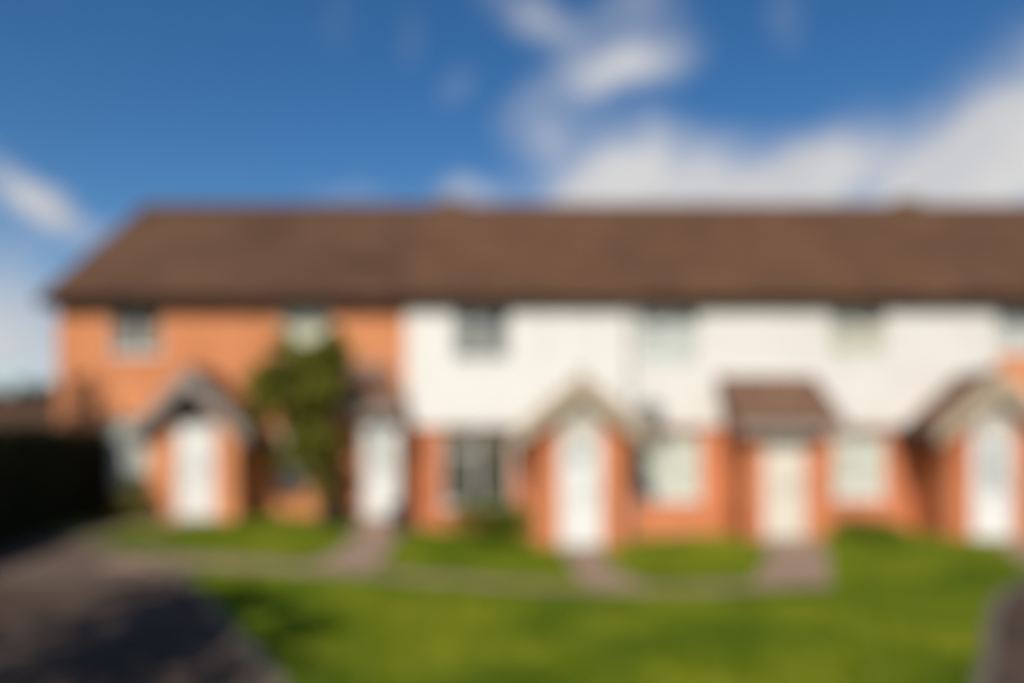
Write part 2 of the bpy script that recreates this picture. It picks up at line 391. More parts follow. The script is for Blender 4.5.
def gable_porch(root, xc, w, p, z0, ez, rz, brick, barge, infill, side=.28, oh=.24, dh=2.08, bw=.46):
    """projecting entrance: brick body with gabled roof, ridge running back to the wall. w body width, p depth"""
    a, b = xc - w/2, xc + w/2; y = -p; dz = z0
    body = MB()
    dw = .79
    op = [(xc-dw/2, xc+dw/2, dz, dz+dh)]
    wall_open(body, a, b, -.45, ez, y, .11, [(xc-dw/2, xc+dw/2, -.44, ez-.001)])
    body.box(xc-dw/2, xc+dw/2, y+.001, y+.109, -.44, dz-.03)
    body.box(a, a+.11, y+.111, -.002, -.45, ez-.003); body.box(b-.11, b, y+.111, -.002, -.45, ez-.003)
    porch = body.build('porch', brick, root)
    hw = w/2 + side; oy = y - oh; th = .07
    roof = MB(); sl = (rz - ez) / (w/2)
    elow = ez - side * sl
    for s in (-1, 1):
        n = 6
        for k in range(n):
            f0, f1 = k/n, (k+1)/n
            xa_, za_ = xc + s*hw*(1-f0), lerp(elow, rz, f0); xb_, zb_ = xc + s*hw*(1-f1), lerp(elow, rz, f1)
            roof.quad((xa_, oy, za_+th+.02), (xa_, -.003, za_+th+.02), (xb_, -.003, zb_+th), (xb_, oy, zb_+th))
            roof.quad((xa_, oy, za_+th), (xa_, -.003, za_+th), (xa_, -.003, za_+th+.02), (xa_, oy, za_+th+.02))
        roof.quad((xc+s*hw, oy, elow), (xc+s*hw, -.003, elow), (xc, -.003, rz), (xc, oy, rz))
        roof.quad((xc+s*hw, oy, elow), (xc+s*hw, oy, elow+th), (xc, oy, rz+th), (xc, oy, rz))
        roof.quad((xc+s*hw, oy, elow), (xc+s*hw, -.003, elow), (xc+s*hw, -.003, elow+th), (xc+s*hw, oy, elow+th))
    r = roof.build('porch_roof', M['porch_tile'], porch, fix=False)
    rt = MB(); rt.prism([(xc-.11, oy, rz+th-.06), (xc, oy, rz+th+.06), (xc+.11, oy, rz+th-.06)], (0,0,0), (0, -oy-.004, 0))
    rt.build('porch_ridge', M['ridge'], porch)
    for s in (-1, 1):
        bb = MB()
        bb.prism([(xc+s*.001, oy-.03, rz+th+.01), (xc+s*(hw+.02), oy-.03, elow+th-.01), (xc+s*(hw+.02), oy-.03, elow+th-.01-bw*.8), (xc+s*.001, oy-.03, rz+th-bw)], (0,0,0), (0,.028,0))
        bb.build('barge_board', barge, porch)
    # gable infill sits in the front wall line
    g = MB(); gw = w/2 - .004
    g.prism([(xc-gw, y+.01, ez+.002), (xc+gw, y+.01, ez+.002), (xc, y+.01, rz-.012)], (0,0,0), (0,.08,0))
    g.box(xc-dw/2+.002, xc+dw/2-.002, y+.012, y+.085, dz+dh+.002, ez+.001)
    g.build('gable_panel', infill, porch)
    for s in (-1, 1):
        so = MB()
        x_in, x_out = xc + s*(w/2+.003), xc + s*(hw-.005)
        so.box(min(x_in,x_out), max(x_in,x_out), oy+.002, -.006, elow-.05, elow-.006)
        so.build('soffit', M['fascia'], porch)
        gt = MB(); gx = xc + s*(hw+.045)
        gt.tube([(gx, oy+.02, elow+.005), (gx, -.006, elow+.012)], .05, 8)
        gt.build('gutter', M['black_gutter'], porch)
        fx = xc + s*(hw-.002); sf = MB(); sf.box(min(fx, fx+s*.02), max(fx, fx+s*.02), oy+.01, -.008, elow-.20, elow+.04)
        sf.build('fascia', M['fascia'], porch)
    st = MB(); st.box(xc-.6, xc+.6, y-.36, y-.002, -.4, dz-.02); st.build('doorstep', M['paving'], porch)
    return porch

def lean_porch(root, x0, x1, p, z0, tz, lz, brick, xc, rx0, rx1, oh=.28, hip=0.0):
    """projecting entrance with a mono-pitch tiled roof"""
    y = -p; dw, dh = (.70 if xc < 0 else .76), 2.08; ez = lz - .03
    body = MB(); ez = max(ez, z0 + dh + .02)
    wall_open(body, x0, x1, -.45, ez, y, .11, [(xc-dw/2, xc+dw/2, -.44, z0+dh)])
    body.box(xc-dw/2, xc+dw/2, y+.001, y+.109, -.44, z0-.03)
    sl = (tz - lz) / p
    for xa, xb in ((x0, x0+.11), (x1-.11, x1)):
        body.prism([(xa, y+.111, -.45), (xa, -.002, -.45), (xa, -.002, min(tz-.15, ez+sl*p*.8)), (xa, y+.111, ez-.003)], (0,0,0), (xb-xa, 0, 0))
    porch = body.build('porch', brick, root)
    oy = y - oh; oz = lz - sl*oh*.6
    roof = MB()
    courses(roof, rx0, rx1, oy, oz+.06, -.003, tz+.06, 7, .02, 0, hip)
    roof.quad((rx0,oy,oz),(rx1,oy,oz),(rx1-hip,-.003,tz),(rx0,-.003,tz))
    roof.quad((rx0,oy,oz),(rx0,oy,oz+.06),(rx0,-.003,tz+.06),(rx0,-.003,tz)); roof.quad((rx1,oy,oz),(rx1,oy,oz+.06),(rx1-hip,-.003,tz+.06),(rx1-hip,-.003,tz))
    roof.quad((rx0,oy,oz),(rx1,oy,oz),(rx1,oy,oz+.06),(rx0,oy,oz+.06))
    if hip:
        roof.quad((rx1,oy,oz+.05),(rx1,-.003,oz+.05),(rx1-hip,-.003,tz+.07))
    roof.build('porch_roof', M['porch_tile'], porch, fix=False)
    fa = MB(); fa.box(rx0+.01, rx1-.01, oy-.022, oy-.002, oz-.12, oz+.045)
    fa.build('fascia', M['barge_grey'], porch)
    so = MB(); so.box(rx0+.015, rx1-.015, oy, y-.003, oz-.10, oz-.07); so.build('soffit', M['barge_grey'], porch)
    fl = MB(); fl.box(rx0+.05, rx1-hip-.03, -.03, -.004, tz+.082, tz+.16); fl.build('flashing', M['downpipe'], porch)
    st = MB(); st.box(xc-.6, xc+.6, y-.36, y-.002, -.4, z0-.02); st.build('doorstep', M['paving'], porch)
    return porch

# ------------------------------------------------------------------ houses
CLADZ = 2.27
def make_house(label, x0, x1, wins, brick, tile, clad=None, vents=(), left_end=False, right_end=False):
    root = empty('terraced_house', ((x0+x1)/2, 0, 0))
    tag(root, label, 'house', 'houses of the brick and white terrace')
    ins = .004; xa, xb = x0 + (0 if left_end else ins), x1 - (0 if right_end else ins)
    top = 4.86; by = 8.4
    opens = [w[:4] for w in wins]
    m = MB()
    wall_open(m, xa, xb, -.6, top, 0, .26, opens)
    m.quad((xa,by,-.6),(xb,by,-.6),(xb,by,top),(xa,by,top))
    sl = (RZ - EZ) / (RY - EY); up = EZ + sl*(0 - EY) - .10
    for x in (xa, xb):
        m.quad((x,0,-.6),(x,by,-.6),(x,by,up),(x,RY,RZ-.10),(x,0,up))
    m.build('wall', brick, root, fix=False)
    rm = MB()
    rm.quad((xa,.27,.0),(xb,.27,.0),(xb,by-.01,.0),(xa,by-.01,.0)); rm.quad((xa,.27,2.36),(xb,.27,2.36),(xb,by,2.36),(xa,by,2.36))
    rm.quad((xa,.27,4.84),(xb,.27,4.84),(xb,by,4.84),(xa,by,4.84)); rm.quad((xa+.01,4.5,.0),(xb-.01,4.5,.0),(xb-.01,4.5,4.83),(xa+.01,4.5,4.83))
    for x in (xa+.01, xb-.01): rm.quad((x,.27,0),(x,4.5,0),(x,4.5,4.83),(x,.27,4.83))
    rm.build('interior', M['room'], root, fix=False)
    for i, w in enumerate(wins):
        make_window(root, *w[:4], 0 if not (clad and w[2] > CLADZ) else -.05, *w[4:], seed=i + int(x0*10))
    vx0, vx1 = x0 - (.24 if left_end else 0), x1 + (.16 if right_end else 0)
    main_roof(root, vx0, vx1, tile, vents)
    fs = MB(); fs.box(vx0+.003, vx1-.003, EY+.03, EY+.055, EZ-.19, EZ-.092); fs.box(vx0+.003, vx1-.003, EY+.056, -.003 if not clad else -.09, EZ-.185, EZ-.165)
    fs.build('fascia', M['fascia'], root)
    gt = MB(); n = 7
    for k in range(n):
        t0, t1 = PI + PI*k/n, PI + PI*(k+1)/n
        r = .045; cy, cz = EY - .03, EZ - .05
        gt.quad((vx0+.002, cy+r*math.cos(t0), cz+r*math.sin(t0)), (vx1-.002, cy+r*math.cos(t0), cz+r*math.sin(t0)),
                (vx1-.002, cy+r*math.cos(t1), cz+r*math.sin(t1)), (vx0+.002, cy+r*math.cos(t1), cz+r*math.sin(t1)))
    gt.build('gutter', M['gutter'], root, fix=False)
    if left_end or right_end:
        vb = MB(); x = vx0 - .02 if left_end else vx1 + .002
        yb = 2*RY - EY
        for ya in (EY, yb):
            vb.prism([(x, ya, EZ+.0), (x, RY, RZ+.0), (x, RY, RZ-.2), (x, ya, EZ-.2)], (0,0,0), (.018,0,0))
        vb.build('verge_board', M['fascia'], root)
    if clad:
        c = MB(); h = .15; z = CLADZ; yb = -.085
        zs = []
        while z < top - .01:
            zs.append((z, min(z + h, top))); z += h
        cut = sorted({v for o in opens for v in o[2:]})
        for za, zb in zs:
            sub = [za] + [v for v in cut if za + 1e-4 < v < zb - 1e-4] + [zb]
            for q0, q1 in zip(sub, sub[1:]):
                zm = (q0 + q1) / 2
                iv = [(xa, xb)]
                for o in opens:
                    if o[2] < zm < o[3]:
                        iv = [t for s0, s1 in iv for t in ((s0, min(s1, o[0])), (max(s0, o[1]), s1)) if t[1] - t[0] > 1e-3]
                f0, f1 = (q0 - za) / h, (q1 - za) / h
                y0_, y1_ = lerp(yb, yb + .03, f0), lerp(yb, yb + .03, f1)
                for s0, s1 in iv:
                    c.quad((s0, y0_, q0), (s1, y0_, q0), (s1, y1_, q1), (s0, y1_, q1))
                    c.quad((s0, y0_, q0), (s0, y1_, q1), (s0, -.001, q1), (s0, -.001, q0)); c.quad((s1, y0_, q0), (s1, y1_, q1), (s1, -.001, q1), (s1, -.001, q0))
                    if q0 == za: c.quad((s0, y0_, q0), (s1, y0_, q0), (s1, y0_ + (.085 if za == CLADZ else .03), q0), (s0, y0_ + (.085 if za == CLADZ else .03), q0))
        cl = c.build('cladding', clad, root, fix=False)
    return root

XB = [-9.45, -5.02, -2.20, 2.34, 6.36, 10.02, 14.1]
def win(px0, px1, py0, py1): return (W(px0), W(px1), Z(py1), Z(py0))

# house 1: brick end of terrace, gabled porch
hA = make_house('brick end house with gabled porch, at the left end of the terrace', XB[0], XB[1],
    [(*win(110, 160, 304, 354), M['grey_cloth'], 'full', 1), (*win(104, 148, 416, 492), M['net'], 'full', 1)],
    M['brick'], M['tile_dark'], left_end=True)
gable_porch(hA, -6.03, 1.56, 1.35, .46, 2.40, 3.24, M['brick'], M['barge_grey'], M['timber_and_shade'], .30, .34, 1.83, .36)  # gable panel dark: shade under the porch roof put into its colour
make_door(hA, -6.04, -1.29, .46, .65, 1.76, 'white', 0)
# house 2: brick, small lean-to porch, behind the tree
hB = make_house('brick house with a small lean-to porch, partly hidden behind the bushy tree', XB[1], XB[2],
    [(*win(281, 331, 305, 353), M['cream_cloth'], 'full', 1), (*win(278, 304, 418, 489), M['net'], 'full', 1)],
    M['brick'], M['tile_dark'])
lean_porch(hB, -3.24, -2.205, .85, .40, 3.40, 2.68, M['brick'], -2.585, -3.50, -2.10, .25, .4)
make_door(hB, -2.585, -.83, .42, .60, 1.90, 'white', 1)
# house 3: white boards, tall gabled porch
hC = make_house('white boarded house with a gabled porch and a shrub under its dark ground-floor window', XB[2], XB[3],
    [(*win(453, 511, 308, 361), M['grey_cloth'], 'full', 1), (*win(442, 513, 430, 506), M['deep_cloth'], 'full', 1)],
    M['brick_mid'], M['tile'], clad=M['board'], vents=(-1.62,))
gable_porch(hC, 1.31, 1.70, 1.35, -.07, 2.43, 3.16, M['brick_red'], M['barge'], M['infill'], .40)
make_door(hC, 1.31, -1.33, -.07, .70, 2.02, 'white', 2)
# house 4: white boards, lean-to porch
hD = make_house('white boarded house with a wide tiled lean-to porch and a grey satellite dish', XB[3], XB[4],
    [(*win(638, 700, 312, 366), M['blind'], 'blind', 1), (*win(641, 701, 432, 500), M['net'], 'full', 1)],
    M['brick_mid'], M['tile'], clad=M['board_warm'])
lean_porch(hD, 4.46, 6.02, 1.35, .08, 3.30, 2.32, M['brick_red'], 5.19, 4.20, 6.26, .3)
make_door(hD, 5.19, -1.33, .08, .66, 2.02, 'cream', 0)
dp = MB(); dp.tube([(2.44, -.27, EZ-.10), (2.44, -.25, EZ-.22), (2.44, -.14, EZ-.40), (2.44, -.14, .02), (2.44, -.20, -.10)], .036, 10)
for z in (4.2, 2.9, 1.6, .5): dp.box(2.385, 2.495, -.185, -.09 if z > CLADZ else -.004, z, z+.04)
dp.build('downpipe', M['downpipe'], hD)
ds = MB(); dc = Vector((2.80, -.36, 2.48)); dn = Vector((-.35, -.80, .49)).normalized(); du = dn.orthogonal().normalized(); dv = dn.cross(du)
for k in range(6):
    r0, r1 = .29*k/6, .29*(k+1)/6
    for j in range(24):
        t0, t1 = 2*PI*j/24, 2*PI*(j+1)/24
        P = lambda r, t, o=0: dc + du*(r*math.cos(t)) + dv*(r*math.sin(t)*1.1) + dn*(r*r*.9 - o)
        ds.quad(P(r0,t0), P(r1,t0), P(r1,t1), P(r0,t1)); ds.quad(P(r0,t0,.008), P(r1,t0,.008), P(r1,t1,.008), P(r0,t1,.008))
dish = ds.build('satellite_dish', M['dish'], hD, fix=False)
ds = MB(); ds.tube([dc - dn*.01, (2.80, -.2, 2.36), (2.80, -.003, 2.30)], .022, 8); ds.box(2.74, 2.86, -.10, -.086, 2.28, 2.42)
ds.tube([dc - dv*.30 if (dc-dv*.3).z < dc.z else dc + dv*.30, dc + dn*.36], .012, 6); e_ = dc + dn*.36; ds.box(e_.x-.035, e_.x+.035, e_.y-.05, e_.y+.05, e_.z-.035, e_.z+.035)
ds.build('bracket', M['downpipe'], dish)
# house 5: white boards, gabled porch
hE = make_house('white boarded house whose gabled porch has a half-glazed door, next to the cut-off brick house', XB[4], XB[5],
    [(*win(829, 885, 308, 357), M['stone_cloth'], 'full', 1), (*win(834, 886, 432, 498), M['net'], 'full', 1)],
    M['brick_mid'], M['tile'], clad=M['board_warm'])
gable_porch(hE, 9.15, 1.70, 1.35, .04, 2.42, 3.18, M['brick_red'], M['barge'], M['infill'], .32)
make_door(hE, 9.15, -1.33, .04, .68, 2.02, 'white', 1)
# house 6: brick, cut by the frame
hF = make_house('brick house cut off by the right edge, beyond the last white one', XB[5], XB[6],
    [(W(996), W(1050), Z(352), Z(308), M['blind'], 'full', 1), (11.9, 13.1, .75, 2.1, M['net'], 'full', 1)],
    M['brick'], M['tile'], vents=(10.35,), right_end=True)

# ------------------------------------------------------------------ ground
def in_poly(x, y, poly):
    c = False; j = len(poly) - 1
    for i in range(len(poly)):
        xi, yi = poly[i]; xj, yj = poly[j]
        if (yi > y) != (yj > y) and x < (xj - xi) * (y - yi) / (yj - yi) + xi: c = not c
        j = i
    return c
def sheet(name, poly, off, mat, step=.6, skirt=0):
    bm = bmesh.new()
    bm.faces.new([bm.verts.new((x, y, 0)) for x, y in poly])
    xs = [p[0] for p in poly]; ys = [p[1] for p in poly]
    def cut(co, no):
        bmesh.ops.bisect_plane(bm, geom=bm.verts[:] + bm.edges[:] + bm.faces[:], plane_co=co, plane_no=no)
    v = min(xs) + step
    while v < max(xs): cut((v, 0, 0), (1, 0, 0)); v += step
    v = min(ys) + step
    while v < max(ys): cut((0, v, 0), (0, 1, 0)); v += step
    if skirt:
        be = [e for e in bm.edges if e.is_boundary]
        r = bmesh.ops.extrude_edge_only(bm, edges=be)
        low = {g for g in r['geom'] if isinstance(g, bmesh.types.BMVert)}
    else: low = set()
    for q in bm.verts: q.co.z = gz(q.co.x, q.co.y) + off - (skirt if q in low else 0)
    bmesh.ops.recalc_face_normals(bm, faces=bm.faces)
    up = sum(f.normal.z * f.calc_area() for f in bm.faces)
    if up < 0: bmesh.ops.reverse_faces(bm, faces=bm.faces)
    me = bpy.data.meshes.new(name); bm.to_mesh(me); bm.free(); me.materials.append(mat)
    o = bpy.data.objects.new(name, me); col.objects.link(o); tag(o, kind='structure')
    return o
def D(x, d): return (x, CY + d)

# one sheet to the horizon, finer near the camera
gxs = [-900, -400, -200, -110, -70, -45] + [-30 + 1.0*i for i in range(61)] + [45, 70, 110, 200, 400, 900]
gys = [-500, -200, -90, -50] + [-34 + 1.0*i for i in range(65)] + [45, 70, 110, 200, 400, 900]
me = bpy.data.meshes.new('ground'); nx = len(gxs)
me.from_pydata([(x, y, gz(x, y)) for y in gys for x in gxs], [],
    [(j*nx+i, j*nx+i+1, (j+1)*nx+i+1, (j+1)*nx+i) for j in range(len(gys)-1) for i in range(nx-1)])
me.materials.append(M['earth'])
g = bpy.data.objects.new('ground', me); col.objects.link(g); tag(g, kind='structure')

lawn_poly = [D(-1.42, 5.0), D(-1.83, 5.8), D(-2.55, 7.0), D(-3.42, 8.4), D(-4.0, 9.25), D(-4.85, 10.0), D(-5.6, 10.6), D(-7.05, 11.7), D(-7.6, 12.8), D(-8.4, 16), D(11.5, 16), D(11.5, 14.6),
             D(10.0, 12.9), D(8.3, 11.2), D(6.6, 9.75), D(5.5, 8.7), D(4.6, 7.4), D(3.7, 6.0), D(3.0, 5.0), D(1.4, 4.4), D(-.3, 4.4)]
asphalt_poly = [D(-26, -10), D(26, -10), D(26, 13.5), D(12.5, 13.5), D(11.5, 14.0), D(-7.6, 14.5), D(-8.3, 13.2), D(-7.4, 11.6), D(-8.2, 8.0), D(-26, 4.0)]
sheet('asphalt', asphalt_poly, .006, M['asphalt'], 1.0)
sheet('sunlit_drive', [D(-4.05, 9.2), D(-4.7, 9.9), D(-5.7, 10.65), D(-6.95, 11.4), D(-7.5, 11.2), D(-8.4, 10.4), D(-8.2, 9.3), D(-6.5, 8.7), D(-4.6, 8.75)], .014, M['sunlit_asphalt'], .6)  # paler sheet painting the sunlit stretch of the left drive
sheet('lawn', lawn_poly, .035, M['lawn'], .5, skirt=.05)
def strip(cl, ws):
    """centre line with a width at each point -> outline"""
    L, Rr = [], []
    for i, p in enumerate(cl):
        a = Vector(cl[max(0, i-1)]); b = Vector(cl[min(len(cl)-1, i+1)])
        d = (b - a).normalized(); n = Vector((-d.y, d.x)); w = ws[i] / 2
        L.append(tuple(Vector(p) + n*w)); Rr.append(tuple(Vector(p) - n*w))
    return L + Rr[::-1]
paths = [
    ('footpath', strip([D(-5.1, 10.1), D(-4.2, 9.95), D(-3.2, 10.0), D(-1.5, 10.05), D(.5, 9.95), D(2.5, 9.85), D(4.0, 9.9)], [.85, .8, .62, .55, .55, .55, .6]), .041),
    ('path', strip([D(-2.62, 15.0), D(-2.42, 13.6), D(-2.30, 12.4), D(-2.22, 11.2), D(-2.3, 10.1)], [.85, .75, .7, .75, .9]), .047),
    ('path', strip([D(1.31, 14.5), D(1.25, 13.2), D(1.22, 11.8), D(1.32, 10.7), D(1.46, 9.8)], [.85, .65, .65, .75, .85]), .047),
    ('path', strip([D(5.19, 14.5), D(4.88, 13.2), D(4.38, 11.8), D(3.95, 10.8), D(3.55, 9.8)], [.95, .9, .9, .9, 1.0]), .053),
    ('path', strip([D(9.15, 14.5), D(9.1, 13.6), D(8.7, 12.6), D(8.0, 11.2)], [1.1, 1.0, 1.0, 1.1]), .047),
    ('path', strip([D(-5.95, 14.5), D(-6.2, 13.6), D(-6.6, 12.6), D(-6.6, 11.5)], [1.0, .7, .6, .8]), .047),
]
for n, poly, off in paths: sheet(n, poly, off, M['paving'], .5, skirt=.03)
# kerbs along the two drives
def kerb(line):
    m = MB()
    prev = None
    for i in range(len(line)):
        a = Vector(line[max(0, i-1)]); b = Vector(line[min(len(line)-1, i+1)])
        d = (b - a).normalized(); n = Vector((-d.y, d.x)) * .05
        p = Vector(line[i]); z = gz(p.x, p.y)
        cur = [(p.x-n.x, p.y-n.y, z-.1), (p.x-n.x, p.y-n.y, z+.065), (p.x+n.x, p.y+n.y, z+.065), (p.x+n.x, p.y+n.y, z-.1)]
        if prev:
            for k in range(3): m.quad(prev[k], prev[k+1], cur[k+1], cur[k])
        prev = cur
    return tag(m.build('kerb', M['kerb'], fix=False), kind='structure')
kerb(lawn_poly[0:8]); kerb(lawn_poly[12:19])

# grass blades over the lawn, kept off the paths
rng = random.Random(4)
m = MB()
while len(m.f) < 42000:
    d = 4.5 + 11.3 * rng.random() ** 1.25; x = rng.uniform(-.72, .72) * d; y = CY + d
    if not in_poly(x, y, lawn_poly) or any(in_poly(x, y, p[1]) and (p[0] == 'path' or rng.random() > .28) for p in paths): continue
    if d > 14.3 and (abs(x+5.92) < 1 or abs(x-1.31) < 1 or abs(x-5.2) < 1 or abs(x-9.15) < 1): continue
    z = gz(x, y) + .03; a = rng.random() * 2 * PI; h = rng.uniform(.025, .075); w = rng.uniform(.008, .02)
    lx, ly = rng.uniform(-.04, .04), rng.uniform(-.04, .04)
    m.quad((x - w*math.cos(a), y - w*math.sin(a), z), (x + w*math.cos(a), y + w*math.sin(a), z), (x+lx, y+ly, z+h))
tag(m.build('grass', M['blade'], fix=False), kind='stuff')

# ------------------------------------------------------------------ plants
def leaves(mb, c, r, n, size, rng, shell=.45):
    c = Vector(c)
    for _ in range(n):
        v = Vector((rng.gauss(0,1), rng.gauss(0,1), rng.gauss(0,1))).normalized()
        t = (shell + (1-shell) * rng.random()) if rng.random() < .8 else rng.random()
        p = c + Vector((v.x*r[0], v.y*r[1], v.z*r[2])) * t
        a = Vector((rng.gauss(0,1), rng.gauss(0,1), rng.gauss(0,.7))).normalized()
        b = a.orthogonal().normalized(); b = (Matrix.Rotation(rng.random()*6.28, 3, a) @ b)
        s = size * rng.uniform(.6, 1.35)
        mb.quad(p - a*s, p + b*s*.45, p + a*s, p - b*s*.45)
def clumps(mb, blobs, rng, per, size, sub=.42):
    """each blob (centre, radii) becomes many small uneven leaf clumps"""
    for c, r, k in blobs:
        for _ in range(k):
            v = Vector((rng.gauss(0,1), rng.gauss(0,1), rng.gauss(0,1))).normalized() * rng.uniform(.45, 1.0)
            cc = (c[0] + v.x*r[0]*.8, c[1] + v.y*r[1]*.8, c[2] + v.z*r[2]*.8)
            s = sub * rng.uniform(.6, 1.2)
            leaves(mb, cc, (r[0]*s, r[1]*s, r[2]*s), per, size, rng, .2)
def limb(mb, pts, r0, r1):
    n = len(pts); mb.tube(pts, [lerp(r0, r1, i/(n-1)) for i in range(n)], 8)

# the small bushy tree before the second house
rng = random.Random(11)
TX, TY = -3.52, -1.65; tz = gz(TX, TY)
t = empty('small_tree', (TX, TY, tz)); tag(t, 'small bushy olive-green tree on a dark stem in front of the brick house', 'tree')
k = MB()
limb(k, [(TX, TY, tz-.1), (TX+.03, TY, tz+.5), (TX-.02, TY+.02, tz+1.1), (TX-.12, TY, tz+1.6), (TX-.25, TY, tz+2.2)], .10, .055)
limb(k, [(TX-.02, TY, tz+1.05), (TX+.18, TY-.1, tz+1.6), (TX+.3, TY-.12, tz+2.3), (TX+.35, TY-.1, tz+2.8)], .055, .02)
limb(k, [(TX-.12, TY, tz+1.6), (TX-.5, TY+.1, tz+2.1), (TX-.85, TY+.12, tz+2.5)], .05, .018)
limb(k, [(TX-.25, TY, tz+2.2), (TX-.3, TY-.1, tz+2.7), (TX-.15, TY-.1, tz+3.2)], .05, .015)
limb(k, [(TX-.05, TY, tz+1.3), (TX-.35, TY-.25, tz+1.6), (TX-.6, TY-.35, tz+1.75)], .035, .012)
k.build('trunk', M['bark'], t)
cr = MB()
clumps(cr, [((-3.95, TY, 2.85), (.92, .75, .75), 50), ((-3.55, TY, 3.45), (.62, .6, .48), 24), ((-4.35, TY, 3.15), (.55, .5, .55), 18), ((-3.45, TY, 2.85), (.45, .5, .62), 16),
            ((-3.80, TY, 2.05), (.62, .45, .48), 20), ((-3.60, TY-.05, 1.65), (.40, .35, .42), 16), ((-4.70, TY, 2.85), (.45, .45, .6), 18), ((-4.2, TY, 1.7), (.36, .35, .32), 8), ((-3.50, TY, 1.0), (.20, .22, .5), 7), ((-4.85, TY, 2.5), (.3, .3, .4), 6), ((-3.15, TY, 3.2), (.25, .3, .3), 4), ((-4.2, TY, 3.75), (.35, .3, .25), 6), ((-3.35, TY, 3.85), (.25, .25, .25), 5)], rng, 52, .08)
cr.build('crown', M['leaf'], t, fix=False)

def shrub(name, label, cat, c, r, mat, n, seed, size=.05, group=None, per=55, stems=5):
    rng = random.Random(seed); z = gz(c[0], c[1])
    o = empty(name, (c[0], c[1], z)); tag(o, label, cat, group)
    b = MB(); clumps(b, [((c[0], c[1], z + r[2]*.95), r, n)], rng, per, size, .45)
    b.build('foliage', mat, o, fix=False)
    s = MB()
    for i in range(stems):
        a = 6.28*i/stems + rng.random()
        limb(s, [(c[0], c[1], z-.05), (c[0]+r[0]*.3*math.cos(a), c[1]+r[1]*.3*math.sin(a), z+r[2]*.6), (c[0]+r[0]*.6*math.cos(a), c[1]+r[1]*.6*math.sin(a), z+r[2]*1.2)], .016, .005)
    s.build('stems', M['bark'], o)
    return o
shrub('shrub', 'rounded dark green shrub under the ground-floor window of the first white house', 'shrub', (-.40, -1.05, 0), (1.0, .5, .46), M['leaf_green'], 50, 21)
shrub('shrub', 'low bluish-green bush at the foot of the small tree', 'shrub', (-3.25, -1.15, 0), (.42, .34, .24), M['leaf_blue'], 22, 22)
shrub('shrub', 'low spreading bright green bush under the last pale net-curtained window', 'shrub', (6.95, -1.0, 0), (.80, .5, .20), M['leaf_green'], 34, 23)
shrub('shrub', 'upright straw-olive bush left of the door of the end house', 'shrub', (-6.98, -1.75, 0), (.42, .34, .46), M['leaf_tan'], 34, 24)
# potted plant right of the second door
PX, PY = -2.20, -1.15; pz = gz(PX, PY)
pt = empty('potted_plant', (PX, PY, pz)); tag(pt, 'dark glazed pot with a small plant right of the half-glazed door behind the tree', 'plant pot')
b = MB(); b.lathe(PX, PY, [(0, pz+.03), (.13, pz+.03), (.15, pz+.06), (.20, pz+.30), (.215, pz+.34), (.19, pz+.345), (.17, pz+.30), (0, pz+.29)]); b.build('pot', M['pot'], pt)
b = MB(); clumps(b, [((PX, PY, pz+.44), (.2, .2, .16), 12)], random.Random(5), 40, .035, .5); b.build('foliage', M['leaf_blue'], pt, fix=False)

# clipped hedge down the left boundary
rng = random.Random(31)
HL = [(-7.85, -.8), (-7.75, -2.0), (-7.42, -3.8), (-7.0, -5.4), (-6.85, -6.6), (-6.7, -8.0), (-6.6, -9.2)]
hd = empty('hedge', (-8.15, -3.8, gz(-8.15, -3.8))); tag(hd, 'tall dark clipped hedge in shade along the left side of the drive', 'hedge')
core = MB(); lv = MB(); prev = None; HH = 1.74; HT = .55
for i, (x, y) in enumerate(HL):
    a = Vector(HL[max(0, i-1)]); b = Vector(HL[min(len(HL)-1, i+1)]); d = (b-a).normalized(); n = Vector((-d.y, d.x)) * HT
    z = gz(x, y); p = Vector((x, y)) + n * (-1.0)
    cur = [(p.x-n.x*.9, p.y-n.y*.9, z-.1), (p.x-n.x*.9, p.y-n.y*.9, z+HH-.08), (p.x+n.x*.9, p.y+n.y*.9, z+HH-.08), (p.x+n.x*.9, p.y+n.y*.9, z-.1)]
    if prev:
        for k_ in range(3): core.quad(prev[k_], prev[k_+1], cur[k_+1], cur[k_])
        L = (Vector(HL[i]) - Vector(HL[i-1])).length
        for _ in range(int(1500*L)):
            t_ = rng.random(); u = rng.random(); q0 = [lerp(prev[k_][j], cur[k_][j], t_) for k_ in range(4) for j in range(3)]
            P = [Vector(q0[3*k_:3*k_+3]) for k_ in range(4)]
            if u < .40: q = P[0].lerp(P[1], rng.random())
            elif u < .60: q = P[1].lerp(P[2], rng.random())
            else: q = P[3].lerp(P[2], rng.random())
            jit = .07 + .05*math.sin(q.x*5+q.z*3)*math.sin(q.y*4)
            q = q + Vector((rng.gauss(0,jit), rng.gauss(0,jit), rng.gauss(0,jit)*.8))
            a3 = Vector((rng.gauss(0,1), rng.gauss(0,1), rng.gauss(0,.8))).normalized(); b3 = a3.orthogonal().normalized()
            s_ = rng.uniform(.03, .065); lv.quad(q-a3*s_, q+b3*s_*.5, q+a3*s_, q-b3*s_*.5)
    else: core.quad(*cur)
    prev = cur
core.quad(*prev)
core.build('branches', M['core'], hd, fix=False); lv.build('foliage', M['hedge'], hd, fix=False)

